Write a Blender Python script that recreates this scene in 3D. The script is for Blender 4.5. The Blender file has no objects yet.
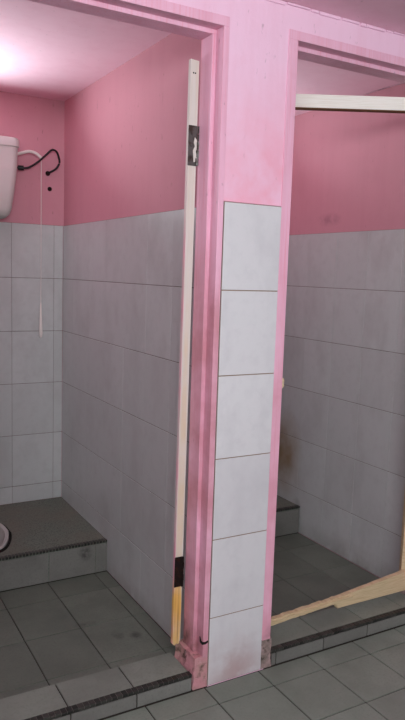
import bpy, bmesh, math, random
from mathutils import Vector, Matrix, noise
random.seed(7)
SC = bpy.context.scene
COL = SC.collection

# ------------------------------------------------------------------ camera
cam_d = bpy.data.cameras.new('camera')
cam = bpy.data.objects.new('camera', cam_d); COL.objects.link(cam)
cam_d.sensor_fit = 'VERTICAL'; cam_d.sensor_height = 36.0
cam_d.lens = 680.88 / 720 * 36.0
cam_d.clip_start = 0.02
Rr = Vector((0.86911297, -0.49356326, 0.03221728)); Uu = Vector((0.03401405, 0.12462309, 0.99162096)); Ff = Vector((0.49344269, 0.8607348, -0.12509963))
cam.matrix_world = Matrix.Translation((-1.0184, -1.6803, 1.2639)) @ Matrix((Rr, Uu, -Ff)).transposed().to_4x4()
SC.camera = cam

# ------------------------------------------------------------------ world and light
w = bpy.data.worlds.new('world'); SC.world = w; w.use_nodes = True
bg = w.node_tree.nodes['Background']
bg.inputs[0].default_value = (0.86, 0.97, 1.0, 1); bg.inputs[1].default_value = 0.76
def area(name, loc, target, size, size_y, power, col, spread=180):
    l = bpy.data.lights.new(name, 'AREA'); l.shape = 'RECTANGLE'; l.size = size; l.size_y = size_y
    l.energy = power; l.color = col
    o = bpy.data.objects.new(name, l); COL.objects.link(o); o.location = loc
    l.spread = math.radians(spread)
    o.rotation_euler = (Vector(target) - Vector(loc)).to_track_quat('-Z', 'Y').to_euler()
    return o
# daylight from the washroom window behind and to the left of the photographer
area('window_daylight', (-1.2, -2.4, 1.79), (0.15, 0.3, 1.84), 1.5, 0.45, 50, (0.88, 0.96, 0.98))
# unseen fill lamps, added in each stall and aimed up to brighten its ceiling
area('vent_daylight', (-.70, 1.34, 1.70), (-.50, .75, 2.30), .30, .16, 6.5, (0.82, 0.98, 1.0), 130)
area('vent_daylight', (.40, 1.34, 1.70), (.46, .80, 2.30), .30, .16, 5.2, (0.82, 0.98, 1.0), 130)
vs = SC.view_settings
SC.display_settings.display_device = 'sRGB'
vs.view_transform = 'Standard'; vs.look = 'None'; vs.gamma = 1.0; vs.use_curve_mapping = False
vs.exposure = 0.0

# ------------------------------------------------------------------ materials
def srgb(r, g, b):
    f = lambda c: (c / 255 / 12.92) if c / 255 <= 0.04045 else ((c / 255 + 0.055) / 1.055) ** 2.4
    return (f(r), f(g), f(b), 1)
class N:
    def __init__(s, name, rough=0.6, spec=0.3, metal=0.0):
        s.m = bpy.data.materials.new(name); s.m.use_nodes = True; s.nt = s.m.node_tree
        s.b = s.nt.nodes['Principled BSDF']; s.b.inputs['Roughness'].default_value = rough
        s.b.inputs['Specular IOR Level'].default_value = spec; s.b.inputs['Metallic'].default_value = metal
        s.tc = s.nt.nodes.new('ShaderNodeTexCoord'); s.col = None
    def new(s, t, **k):
        n = s.nt.nodes.new(t)
        for a, v in k.items(): setattr(n, a, v)
        return n
    def base(s, c): s.col = s.new('ShaderNodeRGB').outputs[0]; s.col.default_value = c; return s
    def map(s, scale, loc=(0, 0, 0)):
        mp = s.new('ShaderNodeMapping'); mp.inputs['Scale'].default_value = scale; mp.inputs['Location'].default_value = loc
        s.nt.links.new(s.tc.outputs['Object'], mp.inputs[0]); return mp.outputs[0]
    def noise(s, scale, sc3=(1, 1, 1), detail=4, rough=0.6, lo=0.4, hi=0.7, loc=(0, 0, 0)):
        n = s.new('ShaderNodeTexNoise'); n.inputs['Scale'].default_value = scale; n.inputs['Detail'].default_value = detail
        n.inputs['Roughness'].default_value = rough
        s.nt.links.new(s.map(sc3, loc), n.inputs['Vector'])
        r = s.new('ShaderNodeMapRange'); r.inputs[1].default_value = lo; r.inputs[2].default_value = hi; r.clamp = True
        s.nt.links.new(n.outputs['Fac'], r.inputs[0]); return r.outputs[0]
    def mul(s, a, b):
        m = s.new('ShaderNodeMath', operation='MULTIPLY')
        for i, v in enumerate((a, b)):
            if isinstance(v, (int, float)): m.inputs[i].default_value = v
            else: s.nt.links.new(v, m.inputs[i])
        return m.outputs[0]
    def mix(s, fac, c, k=1.0):
        m = s.new('ShaderNodeMix', data_type='RGBA')
        s.nt.links.new(s.mul(fac, k), m.inputs[0]); s.nt.links.new(s.col, m.inputs[6]); m.inputs[7].default_value = c
        s.col = m.outputs[2]; return s
    def island(s, c, k):
        g = s.new('ShaderNodeNewGeometry'); return s.mix(g.outputs['Random Per Island'], c, k)
    def blob(s, centre, radii, c, k=1.0, edge=0.5, nscale=14):
        # one patch, stain and tone shift alike, with a shape of its own: an ellipsoid broken up by noise
        mp = s.new('ShaderNodeMapping', vector_type='POINT')
        sc = [1 / r for r in radii]
        mp.inputs['Scale'].default_value = sc; mp.inputs['Location'].default_value = [-a * b for a, b in zip(centre, sc)]
        s.nt.links.new(s.tc.outputs['Object'], mp.inputs[0])
        l = s.new('ShaderNodeVectorMath', operation='LENGTH'); s.nt.links.new(mp.outputs[0], l.inputs[0])
        r = s.new('ShaderNodeMapRange'); r.inputs[1].default_value = 1; r.inputs[2].default_value = edge; r.inputs[3].default_value = 0; r.inputs[4].default_value = 1
        s.nt.links.new(l.outputs['Value'], r.inputs[0])
        return s.mix(s.mul(r.outputs[0], s.noise(nscale, lo=0.3, hi=0.6, loc=centre)), c, k)
    def bump(s, fac, strength=0.2, dist=0.002):
        b = s.new('ShaderNodeBump'); b.inputs['Strength'].default_value = strength; b.inputs['Distance'].default_value = dist
        s.nt.links.new(fac, b.inputs['Height']); s.nt.links.new(b.outputs[0], s.b.inputs['Normal']); return s
    def done(s): s.nt.links.new(s.col, s.b.inputs['Base Color']); return s.m
M = {}
def paint(name, c, dirty, k=0.35, rough=.5, spec=.3):
    n = N(name, rough, spec).base(c)
    n.mix(n.noise(3, (6, 6, 0.7), lo=0.45, hi=0.75), dirty, k)
    n.mix(n.noise(9, lo=0.55, hi=0.8), dirty, k)
    n.mix(n.noise(60, (1, 1, .4), lo=0.66, hi=0.74), srgb(110, 80, 85), 0.35)
    return n
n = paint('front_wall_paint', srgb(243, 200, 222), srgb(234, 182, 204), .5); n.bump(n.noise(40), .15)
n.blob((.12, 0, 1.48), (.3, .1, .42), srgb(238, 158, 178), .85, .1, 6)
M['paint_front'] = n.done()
n = paint('frame_paint', srgb(236, 182, 204), srgb(216, 148, 170), .5); n.mix(n.noise(7, (25, 25, .5), lo=.5, hi=.7), srgb(228, 140, 158), .5); n.bump(n.noise(30, (3, 3, .3)), .2)
n.blob((-.03, .05, .55), (.09, .2, .85), srgb(202, 138, 150), .95, .75, 5)  # lower jambs pinker and darker than above
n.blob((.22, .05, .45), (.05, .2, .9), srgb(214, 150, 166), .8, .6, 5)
n.blob((-.04, .06, .07), (.06, .12, .14), srgb(120, 85, 75), .75, .3, 30)
n.blob((.225, .04, .05), (.04, .09, .12), srgb(95, 75, 65), .85, .3, 30)
n.blob((-.036, .1, .14), (.02, .05, .05), srgb(40, 30, 30), .9, .4, 20)
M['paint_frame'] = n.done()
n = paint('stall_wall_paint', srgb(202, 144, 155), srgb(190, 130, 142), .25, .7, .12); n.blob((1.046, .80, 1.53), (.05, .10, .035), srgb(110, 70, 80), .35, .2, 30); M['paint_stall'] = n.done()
n = paint('ceiling_paint', srgb(248, 204, 219), srgb(240, 188, 205), .4, .7, .15)
n.blob((1.045, .50, 2.04), (.014, .14, .05), srgb(120, 80, 95), .7, .3, 60)
M['paint_ceiling'] = n.done()
n = N('plinth_render', .8, .2).base(srgb(200, 142, 148)); n.mix(n.noise(14, lo=.42, hi=.62), srgb(170, 140, 128), .8); n.mix(n.noise(30, lo=.52, hi=.66), srgb(85, 68, 60), .85)
n.mix(n.noise(22, lo=.6, hi=.7, loc=(4, 2, 1)), srgb(220, 205, 200), .5); n.bump(n.noise(45), .8, .004); M['plinth'] = n.done()
n = N('grey_render', .85, .2).base(srgb(176, 148, 146)); n.mix(n.noise(16, lo=.42, hi=.60), srgb(120, 108, 100), .85); n.mix(n.noise(34, lo=.5, hi=.62), srgb(60, 52, 46), .8); n.bump(n.noise(45), .8, .004); M['plinth_grey'] = n.done()
def tile(name, c, vein, k=.5, rough=.3):
    n = N(name, rough, .45).base(c)
    n.mix(n.noise(7, (1, 1, .6), detail=6, lo=.48, hi=.68), vein, k)
    n.mix(n.noise(28, detail=3, lo=.5, hi=.75), vein, k * .6)
    n.island(vein, .35)
    return n
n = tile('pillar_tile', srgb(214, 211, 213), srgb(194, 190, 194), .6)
n.blob((.1, 0, .02), (.16, .1, .17), srgb(176, 146, 146), .8, .1, 9)  # pinkish grime at the foot, darkened further to paint in light falling off downwards
M['tile_pillar'] = n.done()
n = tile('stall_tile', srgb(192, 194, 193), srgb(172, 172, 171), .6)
n.blob((1.046, 1.05, .36), (.1, .16, .26), srgb(140, 116, 84), .95, .35, 3)
n.blob((1.046, .93, .08), (.1, .05, .1), srgb(70, 62, 56), .8, .2, 18)
n.blob((1.046, .5, .0), (.1, .6, .10), srgb(120, 112, 104), .5, .1, 10)
n.blob((.026, .6, .0), (.1, .6, .07), srgb(130, 122, 114), .5, .1, 10)
M['tile_stall'] = n.done()
M['grout'] = N('wall_grout', .9, .1).base(srgb(122, 113, 106)).done()
M['grout_pillar'] = N('pillar_grout', .9, .1).base(srgb(140, 118, 100)).done()
def ftile(name, c, d, rough=.45):
    n = N(name, rough, .4).base(c)
    n.mix(n.noise(6, detail=5, lo=.42, hi=.7), d, .7); n.mix(n.noise(130, detail=2, lo=.5, hi=.7), d, .5); n.island(d, .4)
    return n
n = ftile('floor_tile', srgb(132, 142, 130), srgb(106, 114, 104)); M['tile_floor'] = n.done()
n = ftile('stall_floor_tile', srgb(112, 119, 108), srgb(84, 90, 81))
n.blob((-.075, .37, 0), (.028, .035, .05), srgb(40, 38, 35), .8, .2, 30)
n.blob((-.13, .40, 0), (.025, .04, .05), srgb(44, 42, 38), .7, .2, 30)
n.blob((-.21, .52, 0), (.05, .018, .05), srgb(50, 48, 44), .6, .2, 40)
n.blob((-.15, .85, .08), (.05, .05, .06), srgb(50, 48, 44), .9, .2, 30)
M['tile_stall_floor'] = n.done()
n = ftile('kerb_tile', srgb(132, 140, 129), srgb(106, 111, 103)); M['tile_kerb'] = n.done()
n = ftile('riser_tile', srgb(122, 121, 116), srgb(98, 96, 92)); n.blob((-.07, .90, .095), (.035, .05, .04), srgb(50, 48, 44), .9, .2, 50); M['tile_riser'] = n.done()
n = N('platform_top', .7, .25).base(srgb(110, 118, 107)); n.mix(n.noise(160, detail=2, lo=.48, hi=.62), srgb(72, 74, 68), .7); n.mix(n.noise(5, lo=.4, hi=.7), srgb(120, 110, 98), .5); M['platform'] = n.done()
M['grout_floor'] = N('floor_grout', .9, .1).base(srgb(58, 54, 49)).done()
n = N('black_nosing_tile', .45, .4).base(srgb(26, 26, 24)); n.island(srgb(62, 61, 56), .8); M['nosing'] = n.done()
M['nosing_bed'] = N('nosing_bed', .9, .1).base(srgb(104, 102, 94)).done()
n = N('painted_door_wood', .5, .3).base(srgb(212, 206, 198)); n.mix(n.noise(6, (12, 12, .5), lo=.5, hi=.7), srgb(205, 188, 166), .5)
n.blob((-.0665, .115, .70), (.0025, .05, .95), srgb(226, 160, 176), .9, .7, 5)
n.blob((-.053, .108, .55), (.013, .05, .75), srgb(216, 192, 158), .8, .6, 5)
n.blob((-.055, .108, .19), (.019, .06, .17), srgb(222, 176, 96), 1.0, .7, 5)
n.blob((-.061, .108, .22), (.0045, .06, .10), srgb(170, 96, 24), 1.0, .3, 3)
n.blob((-.0500, .108, .20), (.004, .06, .13), srgb(110, 58, 20), 1.0, .3, 3)
M['stile'] = n.done()
n = N('bare_rail_wood', .6, .25).base(srgb(248, 246, 236)); n.mix(n.noise(10, (1.2, 1.2, 30), lo=.45, hi=.7), srgb(226, 218, 200), .5); M['rail'] = n.done()
n = N('splintered_wood', .7, .2).base(srgb(212, 190, 154)); n.mix(n.noise(9, (1.5, 1.5, 40), lo=.42, hi=.7), srgb(172, 142, 104), .6); M['splinter'] = n.done()
M['edge_dark'] = N('raw_lower_edge', .8, .1).base(srgb(120, 84, 62)).done()
n = N('hinge_steel', .5, .5, .6).base(srgb(96, 92, 90)); n.mix(n.noise(60, lo=.45, hi=.6), srgb(58, 40, 32), .8); M['hinge'] = n.done()
n = N('rusted_hinge', .8, .2, .2).base(srgb(30, 20, 18)); n.mix(n.noise(60, lo=.5, hi=.65), srgb(70, 36, 20), .5); M['rust'] = n.done()
n = N('cistern_plastic', .35, .45).base(srgb(200, 194, 190)); n.mix(n.noise(5, lo=.5, hi=.8), srgb(180, 170, 164), .5); M['plastic'] = n.done()
M['ceramic'] = N('white_ceramic', .15, .6).base(srgb(186, 181, 176)).done()
M['dirt'] = N('dirty_joint', .9, .1).base(srgb(34, 31, 29)).done()
M['black'] = N('black_rubber', .5, .4).base(srgb(22, 20, 22)).done()
M['white'] = N('white_plastic', .4, .4).base(srgb(230, 222, 216)).done()
n = N('unseen_wall_paint', .7, .2).base(srgb(200, 205, 203)); M['room'] = n.done()

# ------------------------------------------------------------------ mesh helpers
def box(bm, x0, x1, y0, y1, z0, z1, bev=0.0, seg=1):
    vs_ = [bm.verts.new((x, y, z)) for z in (z0, z1) for y in (y0, y1) for x in (x0, x1)]
    F = [(0, 2, 3, 1), (4, 5, 7, 6), (0, 1, 5, 4), (2, 6, 7, 3), (0, 4, 6, 2), (1, 3, 7, 5)]
    fs = [bm.faces.new([vs_[i] for i in f]) for f in F]
    if bev > 0:
        es = list({e for f in fs for e in f.edges})
        bmesh.ops.bevel(bm, geom=es, offset=bev, segments=seg, affect='EDGES', profile=.5)
    return bm
def tube(bm, pts, r, seg=10, caps=True):
    pts = [Vector(p) for p in pts]; rings = []
    rs = r if isinstance(r, (list, tuple)) else [r] * len(pts)
    up = Vector((0, 0, 1))
    for i, p in enumerate(pts):
        d = (pts[min(i + 1, len(pts) - 1)] - pts[max(i - 1, 0)]).normalized()
        a = d.cross(up if abs(d.z) < .95 else Vector((1, 0, 0))).normalized(); b = d.cross(a)
        rings.append([bm.verts.new(p + (a * math.cos(t) + b * math.sin(t)) * rs[i]) for t in [2 * math.pi * k / seg for k in range(seg)]])
    for A, B in zip(rings, rings[1:]):
        for k in range(seg): bm.faces.new((A[k], A[(k + 1) % seg], B[(k + 1) % seg], B[k]))
    if caps: bm.faces.new(rings[0][::-1]); bm.faces.new(rings[-1])
    return bm
def smooth_path(P, n=6):
    P = [Vector(p) for p in P]; out = []
    for i in range(len(P) - 1):
        a, b, c, d = P[max(i - 1, 0)], P[i], P[i + 1], P[min(i + 2, len(P) - 1)]
        for k in range(n):
            t = k / n
            out.append(.5 * ((2 * b) + (c - a) * t + (2 * a - 5 * b + 4 * c - d) * t * t + (3 * b - a - 3 * c + d) * t ** 3))
    return out + [P[-1]]
def prism(bm, outline, y0, y1, axis='y'):
    f = (lambda a, b, c: (a, c, b)) if axis == 'y' else (lambda a, b, c: (a, b, c))
    A = [bm.verts.new(f(p[0], p[1], y0)) for p in outline]; B = [bm.verts.new(f(p[0], p[1], y1)) for p in outline]
    n_ = len(A); bm.faces.new(A); bm.faces.new(B[::-1])
    for i in range(n_): bm.faces.new((A[i], B[i], B[(i + 1) % n_], A[(i + 1) % n_]))
    return bm
def obj(name, bm, mat, parent=None, smooth=False, kind=None):
    bmesh.ops.recalc_face_normals(bm, faces=bm.faces)
    me = bpy.data.meshes.new(name); bm.to_mesh(me); bm.free()
    for m in (mat if isinstance(mat, list) else [mat]): me.materials.append(M[m])
    if smooth:
        for p in me.polygons: p.use_smooth = True
        me.set_sharp_from_angle(angle=math.radians(40))
    o = bpy.data.objects.new(name, me); COL.objects.link(o)
    if parent:
        o.parent = parent; o.matrix_parent_inverse = parent.matrix_world.inverted()
    if kind: o['kind'] = kind
    return o
def struct(name, bm, mat, parent=None, **k): return obj(name, bm, mat, parent, kind=None if parent else 'structure', **k)
def thing(name, label, cat, loc):
    o = bpy.data.objects.new(name, None); COL.objects.link(o); o.location = loc; o.matrix_world = Matrix.Translation(loc)
    o.empty_display_size = .05; o['label'] = label; o['category'] = cat; return o
def B(*a, **k): return box(bmesh.new(), *a, **k)

def cuts(lo, hi, off, pitch):
    k = math.ceil((lo - off) / pitch - 1e-6); c = [lo]
    while off + k * pitch < hi - 1e-6:
        v = off + k * pitch
        if v > lo + .004: c.append(v)
        k += 1
    return c + [hi]
def tiles(fixed, axis, side, U, V, g=.0024, gu=None, t=.004, bev=.0006):
    """one tiled face: axis 'x','y','z' is the normal, fixed the surface plane, side +1/-1 the way it faces; U, V lists of seam positions"""
    bm = bmesh.new(); lo, hi = sorted((fixed, fixed - side * t))
    for a0, a1 in zip(U, U[1:]):
        for b0, b1 in zip(V, V[1:]):
            h = g / 2; j = random.uniform(0, .0004)
            q = h if gu is None else gu / 2
            u0, u1, v0, v1 = a0 + q, a1 - q, b0 + h, b1 - h
            if u1 - u0 < .003 or v1 - v0 < .003: continue
            L, H = (lo, hi - j) if side > 0 else (lo + j, hi)
            if axis == 'x': box(bm, L, H, u0, u1, v0, v1, bev)
            elif axis == 'y': box(bm, u0, u1, L, H, v0, v1, bev)
            else: box(bm, u0, u1, v0, v1, L, H, bev)
    return bm

ZT = 1.47; ZC = 2.042; ZB = 0.052; ZP = 0.136; YP = 0.90; YB = 1.515
XL, XR = 0.026, 1.046; XP = 0.170; XLL = -0.86
wall_rows = cuts(0, ZT, ZT - 6 * .25, .25)

# ------------------------------------------------------------------ the washroom shell
fl = struct('floor', B(-2.4, 3.0, -3.2, 1.6, -.08, -.004), 'grout_floor')
obj('floor_tiles', tiles(0, 'z', 1, cuts(-1.9, 2.2, -.012, .2), cuts(-1.6, -.002, -.09, .195), g=.0045), 'tile_floor', fl)
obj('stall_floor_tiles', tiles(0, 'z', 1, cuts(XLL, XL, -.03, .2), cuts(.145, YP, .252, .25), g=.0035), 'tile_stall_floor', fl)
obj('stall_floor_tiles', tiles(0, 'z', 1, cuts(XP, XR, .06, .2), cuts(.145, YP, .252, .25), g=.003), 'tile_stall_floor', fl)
struct('ceiling', B(-2.4, 3.0, -3.2, 1.6, ZC, ZC + .1), 'paint_ceiling')
struct('wall_left', B(-2.5, -2.4, -3.2, 1.6, -.08, ZC + .1), 'room')
struct('wall_far_right', B(3.0, 3.1, -3.2, 1.6, -.08, ZC + .1), 'room')
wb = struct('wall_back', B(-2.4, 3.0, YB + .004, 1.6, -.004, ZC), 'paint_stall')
obj('grout_bed', B(XLL, XL, YB + .0015, YB + .004, ZP, ZT), 'grout', wb)
obj('grout_bed', B(XP, XR, YB + .0015, YB + .004, ZP, ZT), 'grout', wb)
rows_b = cuts(ZP, ZT, ZT - 6 * .25, .25)
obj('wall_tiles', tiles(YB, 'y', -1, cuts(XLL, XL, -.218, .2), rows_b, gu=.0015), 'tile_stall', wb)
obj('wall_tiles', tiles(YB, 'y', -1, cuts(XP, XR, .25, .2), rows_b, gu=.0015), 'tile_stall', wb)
# partition between the two stalls
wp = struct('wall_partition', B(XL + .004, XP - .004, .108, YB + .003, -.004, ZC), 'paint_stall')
obj('grout_bed', B(XL + .0015, XL + .004, .108, YB, 0, ZT), 'grout', wp)
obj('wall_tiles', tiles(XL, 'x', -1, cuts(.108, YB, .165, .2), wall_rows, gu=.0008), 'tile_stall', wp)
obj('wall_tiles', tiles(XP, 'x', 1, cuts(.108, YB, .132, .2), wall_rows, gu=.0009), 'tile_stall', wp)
# right wall of the right stall
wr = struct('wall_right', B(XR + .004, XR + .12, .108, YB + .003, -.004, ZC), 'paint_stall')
obj('grout_bed', B(XR + .0015, XR + .004, .108, YB, 0, ZT), 'grout', wr)
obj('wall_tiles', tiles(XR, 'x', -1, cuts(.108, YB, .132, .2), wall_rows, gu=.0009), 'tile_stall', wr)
# left wall of the left stall
ws = struct('wall_stall_left', B(XLL - .12, XLL - .004, .108, YB + .003, -.004, ZC), 'paint_stall')
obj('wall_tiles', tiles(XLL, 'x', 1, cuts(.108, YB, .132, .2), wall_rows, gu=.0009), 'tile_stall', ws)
# unseen vent windows with a slatted frame, added to go with the ceiling fill
for i, vx in enumerate((-.64, .42)):
    bm = bmesh.new()
    box(bm, vx - .20, vx - .175, YB - .014, YB + .003, 1.85, 2.02, bev=.002); box(bm, vx + .175, vx + .20, YB - .014, YB + .003, 1.85, 2.02, bev=.002)
    box(bm, vx - .175, vx + .175, YB - .014, YB + .003, 1.85, 1.868, bev=.002); box(bm, vx - .175, vx + .175, YB - .014, YB + .003, 2.002, 2.02, bev=.002)
    wn = struct('window_%d' % (i + 1), bm, 'white')
    bm = bmesh.new()
    for k in range(5): box(bm, vx - .174, vx + .174, YB - .010, YB - .002, 1.880 + k * .025, 1.883 + k * .025)
    obj('slats', bm, 'white', wn)
# front wall: piers, lintel band
bm = bmesh.new()
ZH = 1.962
for x0, x1 in ((-2.4, -.745), (.002, .212), (.985, 3.0)): box(bm, x0, x1, .003, .107, -.004, ZH)
box(bm, -2.4, 3.0, .003, .107, ZH, ZC)
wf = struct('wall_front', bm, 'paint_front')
obj('grout_bed', B(.0, .2005, .0018, .003, 0, ZT), 'grout_pillar', wf)
obj('wall_tiles', tiles(0, 'y', -1, [0, .2003], wall_rows, g=.003, t=.008), 'tile_pillar', wf)
bm = bmesh.new(); prev = None
obj('joint_filler', B(-.003, .002, .0012, .01, ZT + .004, 1.962), 'paint_front', wf)
obj('plaster_lip', B(-.004, .2, .0005, .004, ZT + .0005, ZT + .004, bev=.001), 'paint_front', wf)
# chipped edge where the lintel meets the ceiling
bm = bmesh.new(); x = -2.3
while x < 2.9:
    l = random.uniform(.02, .09); h = random.uniform(.004, .012)
    box(bm, x, x + l * .92, -.004 + random.uniform(0, .003), .003, ZC - h, ZC - .0005, bev=.001); x += l
obj('ragged_plaster_edge', bm, 'paint_front', wf)

# ------------------------------------------------------------------ the door frames
def door_frame(name, xa, xb, zh):
    """xa, xb: clear opening at the front; painted timber frame with a stop at the inner half"""
    root = bpy.data.objects.new(name, None); COL.objects.link(root); root.location = (xa, 0, 0); root.matrix_world = Matrix.Translation((xa, 0, 0)); root['kind'] = 'structure'
    zb = .098; xj = min(xb + .034, -.0025) if xb < 0 else xb + .034
    for s, xe, xo in ((1, xa, xa - .034), (-1, xb, xj)):
        a, c = sorted((xe, xo))
        bm = bmesh.new(); box(bm, a, c, 0, .0405, zb, zh, bev=.001)
        a, c = sorted((xe + s * .012, xo)); box(bm, a, c, .0405, .105, zb, zh - .012, bev=.001)
        a, c = sorted((xe + s * .0055, xo)); box(bm, a, c, .074, .0795, zb, zh - .012, bev=.001)
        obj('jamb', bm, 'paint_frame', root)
    bm = bmesh.new(); box(bm, xa - .034, xj, 0, .0405, zh, zh + .026, bev=.001); box(bm, xa - .034, xj, .0405, .105, zh - .012, zh + .02, bev=.001)
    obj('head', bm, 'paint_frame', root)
    # crumbling render foot under each jamb
    for s, xe, xo in ((1, xa, xa - .034), (-1, xb, xj)):
        fw = .032 if xb < 0 else .007
        a, c = sorted((xe + s * fw, xo)); bm = bmesh.new(); box(bm, a, c, -.001, .125, .0005, zb + .004)
        bmesh.ops.subdivide_edges(bm, edges=bm.edges, cuts=9, use_grid_fill=True)
        for v in bm.verts:
            d = noise.noise_vector(v.co * 38) * .0045
            top = max(0, (v.co.z - .045) / .06)
            if abs(v.co.x - (xe + s * fw)) < 1e-4: v.co.x += d.x * 1.6 - s * fw * .55 * top
            if v.co.y < 0: v.co.y += .001 + abs(d.y) * .4
            if v.co.y > .12: v.co.y += d.z
            if v.co.z > .09: v.co.z += d.z * 1.2
        obj('render_foot', bm, 'plinth' if xb < 0 else 'plinth_grey', root, smooth=True)
    return root
door1 = door_frame('door_1', -.71, -.021, 1.937)
door2 = door_frame('door_2', .232, .951, 1.946)
# chipped crack in the foot of the pillar-side jamb and a bare chip at the latch height
obj('crack', prism(bmesh.new(), [(-.0338, .172), (-.0315, .151), (-.024, .142), (-.012, .141), (-.003, .146), (-.004, .152), (-.013, .149), (-.022, .151), (-.028, .158), (-.0318, .172)], -.0007, .001), 'dirt', door1)
bm = bmesh.new(); prism(bm, [(.231, .921), (.238, .924), (.2395, .932), (.2375, .9365), (.240, .944), (.2375, .952), (.231, .953)], .001, .02)
ch = obj('split_latch_edge', bm, 'splinter', door2)

# ------------------------------------------------------------------ kerbs and raised platforms
def nosing(x0, x1, y0, depth, z, parent, pitch=.0165, gap=.0014, drop=-.004):
    obj('nosing_bed', B(x0, x1, y0, y0 + depth, z - .004, z + .0006), 'nosing_bed', parent)
    bm = bmesh.new(); x = x0
    while x < x1 - .004:
        wv = min(pitch, x1 - x) ; box(bm, x + gap / 2, x + wv - gap / 2, y0 + .001 - .003, y0 + depth - .001, z - .012 - drop, z + .0022, bev=.0012); x += wv
    obj('nosing_tiles', bm, 'nosing', parent)
def kerb(name, x0, x1, off):
    root = struct(name, B(x0, x1, .004, .141, -.003, ZB - .004), 'grout_floor')
    obj('top_tiles', tiles(ZB, 'z', 1, cuts(x0, x1, off, .2), [.024, .145], g=.004), 'tile_kerb', root)
    obj('riser_tiles', tiles(0, 'y', -1, cuts(x0, x1, off, .2), [0, ZB - .008], g=.004), 'tile_riser', root)
    obj('inner_tiles', tiles(.145, 'y', 1, cuts(x0, x1, off, .2), [0, ZB], g=.004), 'tile_kerb', root)
    nosing(x0, x1, .002, .021, ZB, root)
kerb('trim_1', -.728, -.055, -.238)
kerb('trim_2', .240, .943, .459)
def outline(o, z, n=40):
    # pan outline offset by o: wide and round at the back, tapering towards the step edge
    pts = []
    for k in range(n):
        a = 2 * math.pi * k / n; c_, s_ = math.cos(a), math.sin(a)
        e = .62 if s_ > 0 else .95
        y = 1.15 + (.155 + o) * math.copysign(abs(s_) ** e, s_) * (1.0 if s_ > 0 else 1.16)
        hw = .098 if s_ > 0 else .098 - .030 * min(1, (1.15 - y) / .18)
        pts.append((-.424 + (hw + o) * math.copysign(abs(c_) ** (.62 if s_ > 0 else .8), c_), y, z))
    return pts
def platform(name, x0, x1, off, hole=None):
    bm = bmesh.new(); zt = ZP
    if hole:
        y0, y1 = YP + .004, YB
        rect = [(x0, y0), (x1, y0), (x1, y1), (x0, y1)]
        T = [bm.verts.new((x, y, zt)) for x, y in rect]; Bt = [bm.verts.new((x, y, 0)) for x, y in rect]
        H = [bm.verts.new((p[0], p[1], zt)) for p in outline(-.004, zt)]; HL = [bm.verts.new((p[0], p[1], zt - .10)) for p in outline(-.004, zt)]
        es = [bm.edges.new((T[k], T[(k + 1) % 4])) for k in range(4)] + [bm.edges.new((H[k], H[(k + 1) % len(H)])) for k in range(len(H))]
        bmesh.ops.triangle_fill(bm, edges=es, use_beauty=True, use_dissolve=False)
        for k in range(4): bm.faces.new((T[k], T[(k + 1) % 4], Bt[(k + 1) % 4], Bt[k]))
        for k in range(len(H)): bm.faces.new((H[k], H[(k + 1) % len(H)], HL[(k + 1) % len(H)], HL[k]))
        bm.faces.new(Bt); bm.faces.new(HL)
    else: box(bm, x0, x1, YP + .004, YB, 0, zt)
    root = struct(name, bm, 'platform')
    obj('riser_tiles', tiles(YP, 'y', -1, cuts(x0, x1, off, .2), [0, zt - .010], g=.004), 'tile_riser', root)
    nosing(x0, x1, YP, .020, ZP, root, pitch=.0135, gap=.0032)
    return root
platform('trim_3', XLL, XL, -.226, True)
platform('trim_4', XP, XR, .26)

# ------------------------------------------------------------------ squat pan set in the platform
pan = thing('squat_toilet', 'white ceramic squat toilet pan set into the raised grey platform, dark joint around it', 'toilet', (-.41, 1.14, ZP))
def rrect(cx, cy, hx, hy, r, z, n=6):
    pts = []
    for sx, sy, a0 in ((1, 1, 0), (-1, 1, 90), (-1, -1, 180), (1, -1, 270)):
        for k in range(n + 1):
            a = math.radians(a0 + 90 * k / n); pts.append((cx + sx * (hx - r) + r * math.cos(a), cy + sy * (hy - r) + r * math.sin(a), z))
    return pts
def loft(bm, secs, cap0=False, cap1=True):
    R = [[bm.verts.new(p) for p in s] for s in secs]
    for A, Bb in zip(R, R[1:]):
        n_ = len(A)
        for k in range(n_): bm.faces.new((A[k], A[(k + 1) % n_], Bb[(k + 1) % n_], Bb[k]))
    if cap0: bm.faces.new(R[0][::-1])
    if cap1: bm.faces.new(R[-1])
    return bm
bm = loft(bmesh.new(), [outline(-.012, ZP - .09), outline(-.010, ZP - .01), outline(.0, ZP + .003), outline(-.001, ZP + .012), outline(-.006, ZP + .0145), outline(-.017, ZP + .010),
    outline(-.022, ZP - .012), outline(-.034, ZP - .050), outline(-.052, ZP - .078)])
obj('pan_bowl', bm, 'ceramic', pan, smooth=True)
bm = loft(bmesh.new(), [outline(-.001, ZP + .0005), outline(.003, ZP + .008), outline(.008, ZP + .006), outline(.012, ZP + .0003)], cap1=False)
obj('mortar_joint', bm, 'dirt', pan, smooth=True)
bm = loft(bmesh.new(), [[(-.41 + .022 * math.cos(a), 1.20 + .022 * math.sin(a), z) for a in [k * math.pi / 8 for k in range(16)]] for z in (ZP - .0775, ZP - .074)], cap0=True)
obj('drain_hole', bm, 'dirt', pan)

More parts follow.
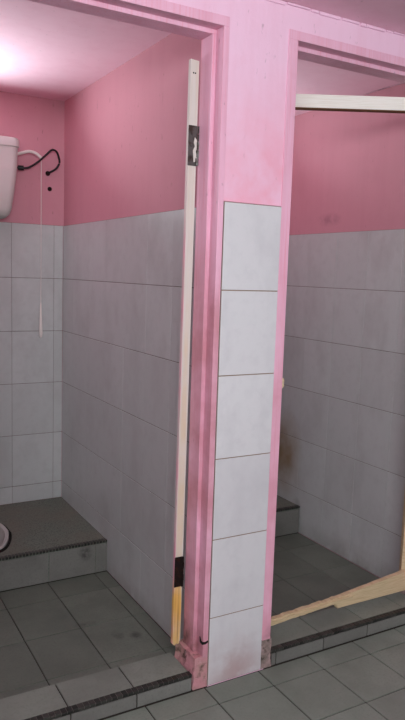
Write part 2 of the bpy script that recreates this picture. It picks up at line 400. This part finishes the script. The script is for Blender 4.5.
# ------------------------------------------------------------------ high level cistern with lever and pull chain
cis = thing('toilet_cistern', 'off-white plastic high-level toilet cistern mounted on the pink back wall of the left stall', 'cistern', (-.408, YB - .07, 1.47))
cxx = -.408
def csec(z, hw, y0, r=.03):
    cyy = (y0 + YB + .003) / 2; return rrect(cxx, cyy, hw, (YB + .003 - y0) / 2, r, z)
bm = loft(bmesh.new(), [csec(1.478, .125, 1.44), csec(1.482, .142, 1.415), csec(1.497, .156, 1.395), csec(1.52, .164, 1.385), csec(1.60, .176, 1.380), csec(1.70, .187, 1.377), csec(1.789, .190, 1.376)], cap0=True)
obj('tank', bm, 'plastic', cis, smooth=True)
bm = loft(bmesh.new(), [csec(1.786, .190, 1.376), csec(1.787, .195, 1.371), csec(1.815, .195, 1.371), csec(1.824, .190, 1.377), csec(1.828, .17, 1.395)], cap0=True)
obj('lid', bm, 'plastic', cis, smooth=True)
bm = tube(bmesh.new(), smooth_path([(-.225, 1.47, 1.763), (-.186, 1.47, 1.777), (-.150, 1.47, 1.788), (-.118, 1.47, 1.783), (-.095, 1.47, 1.766)], 5), [.007] * 20 + [.006], 8)
obj('lever_arm', bm, 'white', cis, smooth=True)
ch = obj('pull_cord', tube(bmesh.new(), [(-.094, 1.47, 1.766 - k * .0505 * 1.0) for k in range(14)] , .0015, 6), 'white', cis, smooth=True)
bm = tube(bmesh.new(), [(-.094, 1.47, z) for z in (1.110, 1.098, 1.07, 1.0, .965, .948, .943)], [.002, .004, .005, .0075, .0085, .007, .002], 12)
obj('cord_handle', bm, 'white', ch, smooth=True)
bm = tube(bmesh.new(), [(cxx, YB - .035, 1.48), (cxx, YB - .035, 1.2), (cxx, YB - .035, .7), (cxx, YB - .035, .22), (cxx, YB - .05, .17), (cxx, YB - .09, ZP + .001)], .016, 12)
obj('flush_pipe', bm, 'white', cis, smooth=True)
hz = thing('rubber_hose', 'thin black rubber hose curling over the pink wall beside the white cistern', 'hose', (-.12, 1.48, 1.70))
bm = tube(bmesh.new(), smooth_path([(-.205, 1.485, 1.715), (-.186, 1.48, 1.713), (-.165, 1.475, 1.714), (-.146, 1.47, 1.720), (-.109, 1.47, 1.746), (-.072, 1.47, 1.781), (-.045, 1.47, 1.806), (-.022, 1.475, 1.803), (-.009, 1.48, 1.779), (-.004, 1.485, 1.755), (-.018, 1.49, 1.728), (-.040, 1.50, 1.712), (-.052, YB + .006, 1.708)], 5), .0048, 8)
obj('hose_loop', bm, 'black', hz, smooth=True)
bm = tube(bmesh.new(), [(-.197, 1.4825, 1.7135), (-.183, 1.4795, 1.713), (-.172, 1.4765, 1.7135)], .011, 10)
obj('hose_nut', bm, 'black', hz, smooth=True)
bm = tube(bmesh.new(), [(-.0485, YB + .005, 1.7065), (-.0485, YB - .0005, 1.7065)], [.012, .010], 12)
obj('wall_grommet', bm, 'rust', hz, smooth=True)
bm = tube(bmesh.new(), [(-.040, YB + .006, 1.636), (-.040, YB - .001, 1.636), (-.040, YB - .006, 1.636)], [.010, .010, .006], 12)
o = obj('wall_plug', bm, 'rust', None, smooth=True); o['label'] = 'small dark plug in the pink wall below the black hose'; o['category'] = 'plug'

# ------------------------------------------------------------------ remains of the left stall door: hinge stile with two hinges
ld = thing('broken_door', 'tall narrow cream door stile left hanging on two hinges in the left doorway', 'door', (-.05, .12, .095))
bm = bmesh.new(); prism(bm, [(-.0665, .10), (-.060, .094), (-.052, .099), (-.046, .095), (-.0395, .101), (-.0395, 1.868), (-.0665, 1.870)], .108, .121)
obj('stile', bm, 'stile', ld)
def hinge(z0, z1, mat, bent, parent):
    x = -.050
    bm = bmesh.new(); box(bm, -.0680, -.0385 if bent else -.0415, .1055, .108, z0, z1, bev=.0006)
    h = obj('hinge', bm, mat, parent)
    bm = bmesh.new(); n_ = 5; l = (z1 - z0) / n_
    for k in range(n_):
        off = .0015 * (k % 2) + (bent * (k - 2) * .0016)
        tube(bm, [((-.0360 if bent else -.0420) + off, .1040, z0 + k * l + .0010), ((-.0360 if bent else -.0420) + off, .1040, z0 + (k + 1) * l - .0010)], .0058 if bent else .0040, 8)
    obj('knuckle', bm, mat, h, smooth=True)
    for zz in ((z1 - z0) * .2, (z1 - z0) * .5, (z1 - z0) * .8):
        bm = bmesh.new(); tube(bm, [(-.057, .1056, z0 + zz), (-.057, .1040, z0 + zz)], [.0042, .0032], 10)
        obj('screw', bm, 'hinge' if bent else 'rust', h, smooth=True)
    return h
h = hinge(1.575, 1.688, 'hinge', 1, ld)
bm = bmesh.new(); prism(bm, [(-.050, 1.585), (-.040, 1.588), (-.039, 1.605), (-.044, 1.615), (-.040, 1.625), (-.041, 1.648), (-.048, 1.655), (-.051, 1.640), (-.047, 1.630), (-.053, 1.618), (-.051, 1.60)], .1035, .1062)
obj('wood_scar', bm, 'stile', h)
hinge(.289, .387, 'rust', 0, ld)
for xx in (-.057, -.051):
    obj('screw_hole', tube(bmesh.new(), [(xx, .1085, 1.833), (xx, .1072, 1.833)], .0022, 8), 'rust', ld)

ld.location.x -= .0025; ld.rotation_euler.y = .0036   # the stile hangs slightly out of plumb

# ------------------------------------------------------------------ remains of the right stall door: top rail, hinge stile, kicked-out bottom rail
rd = thing('broken_door', 'smashed door in the right doorway with pale top rail and splintered bottom rail wedged across', 'door', (.92, .11, .06))
d = Vector((-.867, .497, 0)); nrm = Vector((.497, .867, 0)); A = Vector((.924, .108, 0))
def leafbox(bm, t0, t1, n0, n1, z0, z1, bev=.001):
    k0 = len(bm.verts); box(bm, t0, t1, n0, n1, z0, z1, bev)
    bm.verts.ensure_lookup_table()
    for v in bm.verts[k0:]: p = A + d * v.co.x + nrm * v.co.y; v.co = Vector((p.x, p.y, v.co.z))
    return bm
obj('top_rail', leafbox(bmesh.new(), .001, .60, 0, .03, 1.864, 1.910), 'rail', rd)
bm = bmesh.new(); leafbox(bm, .001, .60, -.001, .031, 1.861, 1.864, .0005)
o = obj('raw_edge', bm, 'edge_dark', rd)
obj('hinge_stile', leafbox(bmesh.new(), -.030, 0, 0, .03, .10, 1.910), 'splinter', rd)
# splintered rail: broad sound part to the right, torn to a point at the left
def spl(x): return .0015 * math.sin(x * 90) + .001 * math.sin(x * 233)
top = [(x, (.103 + (x - .27) * (.0165 / .32)) + spl(x)) for x in [.27 + .32 * k / 22 for k in range(23)]]
top += [(x, .1195 + (x - .59) * (.0365 / .36) + spl(x) * .3) for x in [.61 + .34 * k / 10 for k in range(11)]]
bot = [(.95, .0775), (.90, .0778), (.80, .0785), (.70, .0795), (.625, .0800), (.592, .0795), (.594, .0865), (.586, .0865), (.590, .0935), (.578, .0930), (.583, .0985), (.56, .0985)]
bot += [(x, .0985 - (.56 - x) * (.0155 / .29) - abs(spl(x)) * 1.2) for x in [.54 - .27 * k / 16 for k in range(17)]]
bm = bmesh.new(); prism(bm, top + bot, .088, .106)
obj('splintered_bottom_rail', bm, 'splinter', rd)
bm = bmesh.new(); prism(bm, [(.30, .0985), (.44, .1075), (.56, .1135), (.64, .118), (.66, .1125), (.56, .106), (.44, .100)], .082, .0875)
obj('torn_sliver', bm, 'splinter', rd)
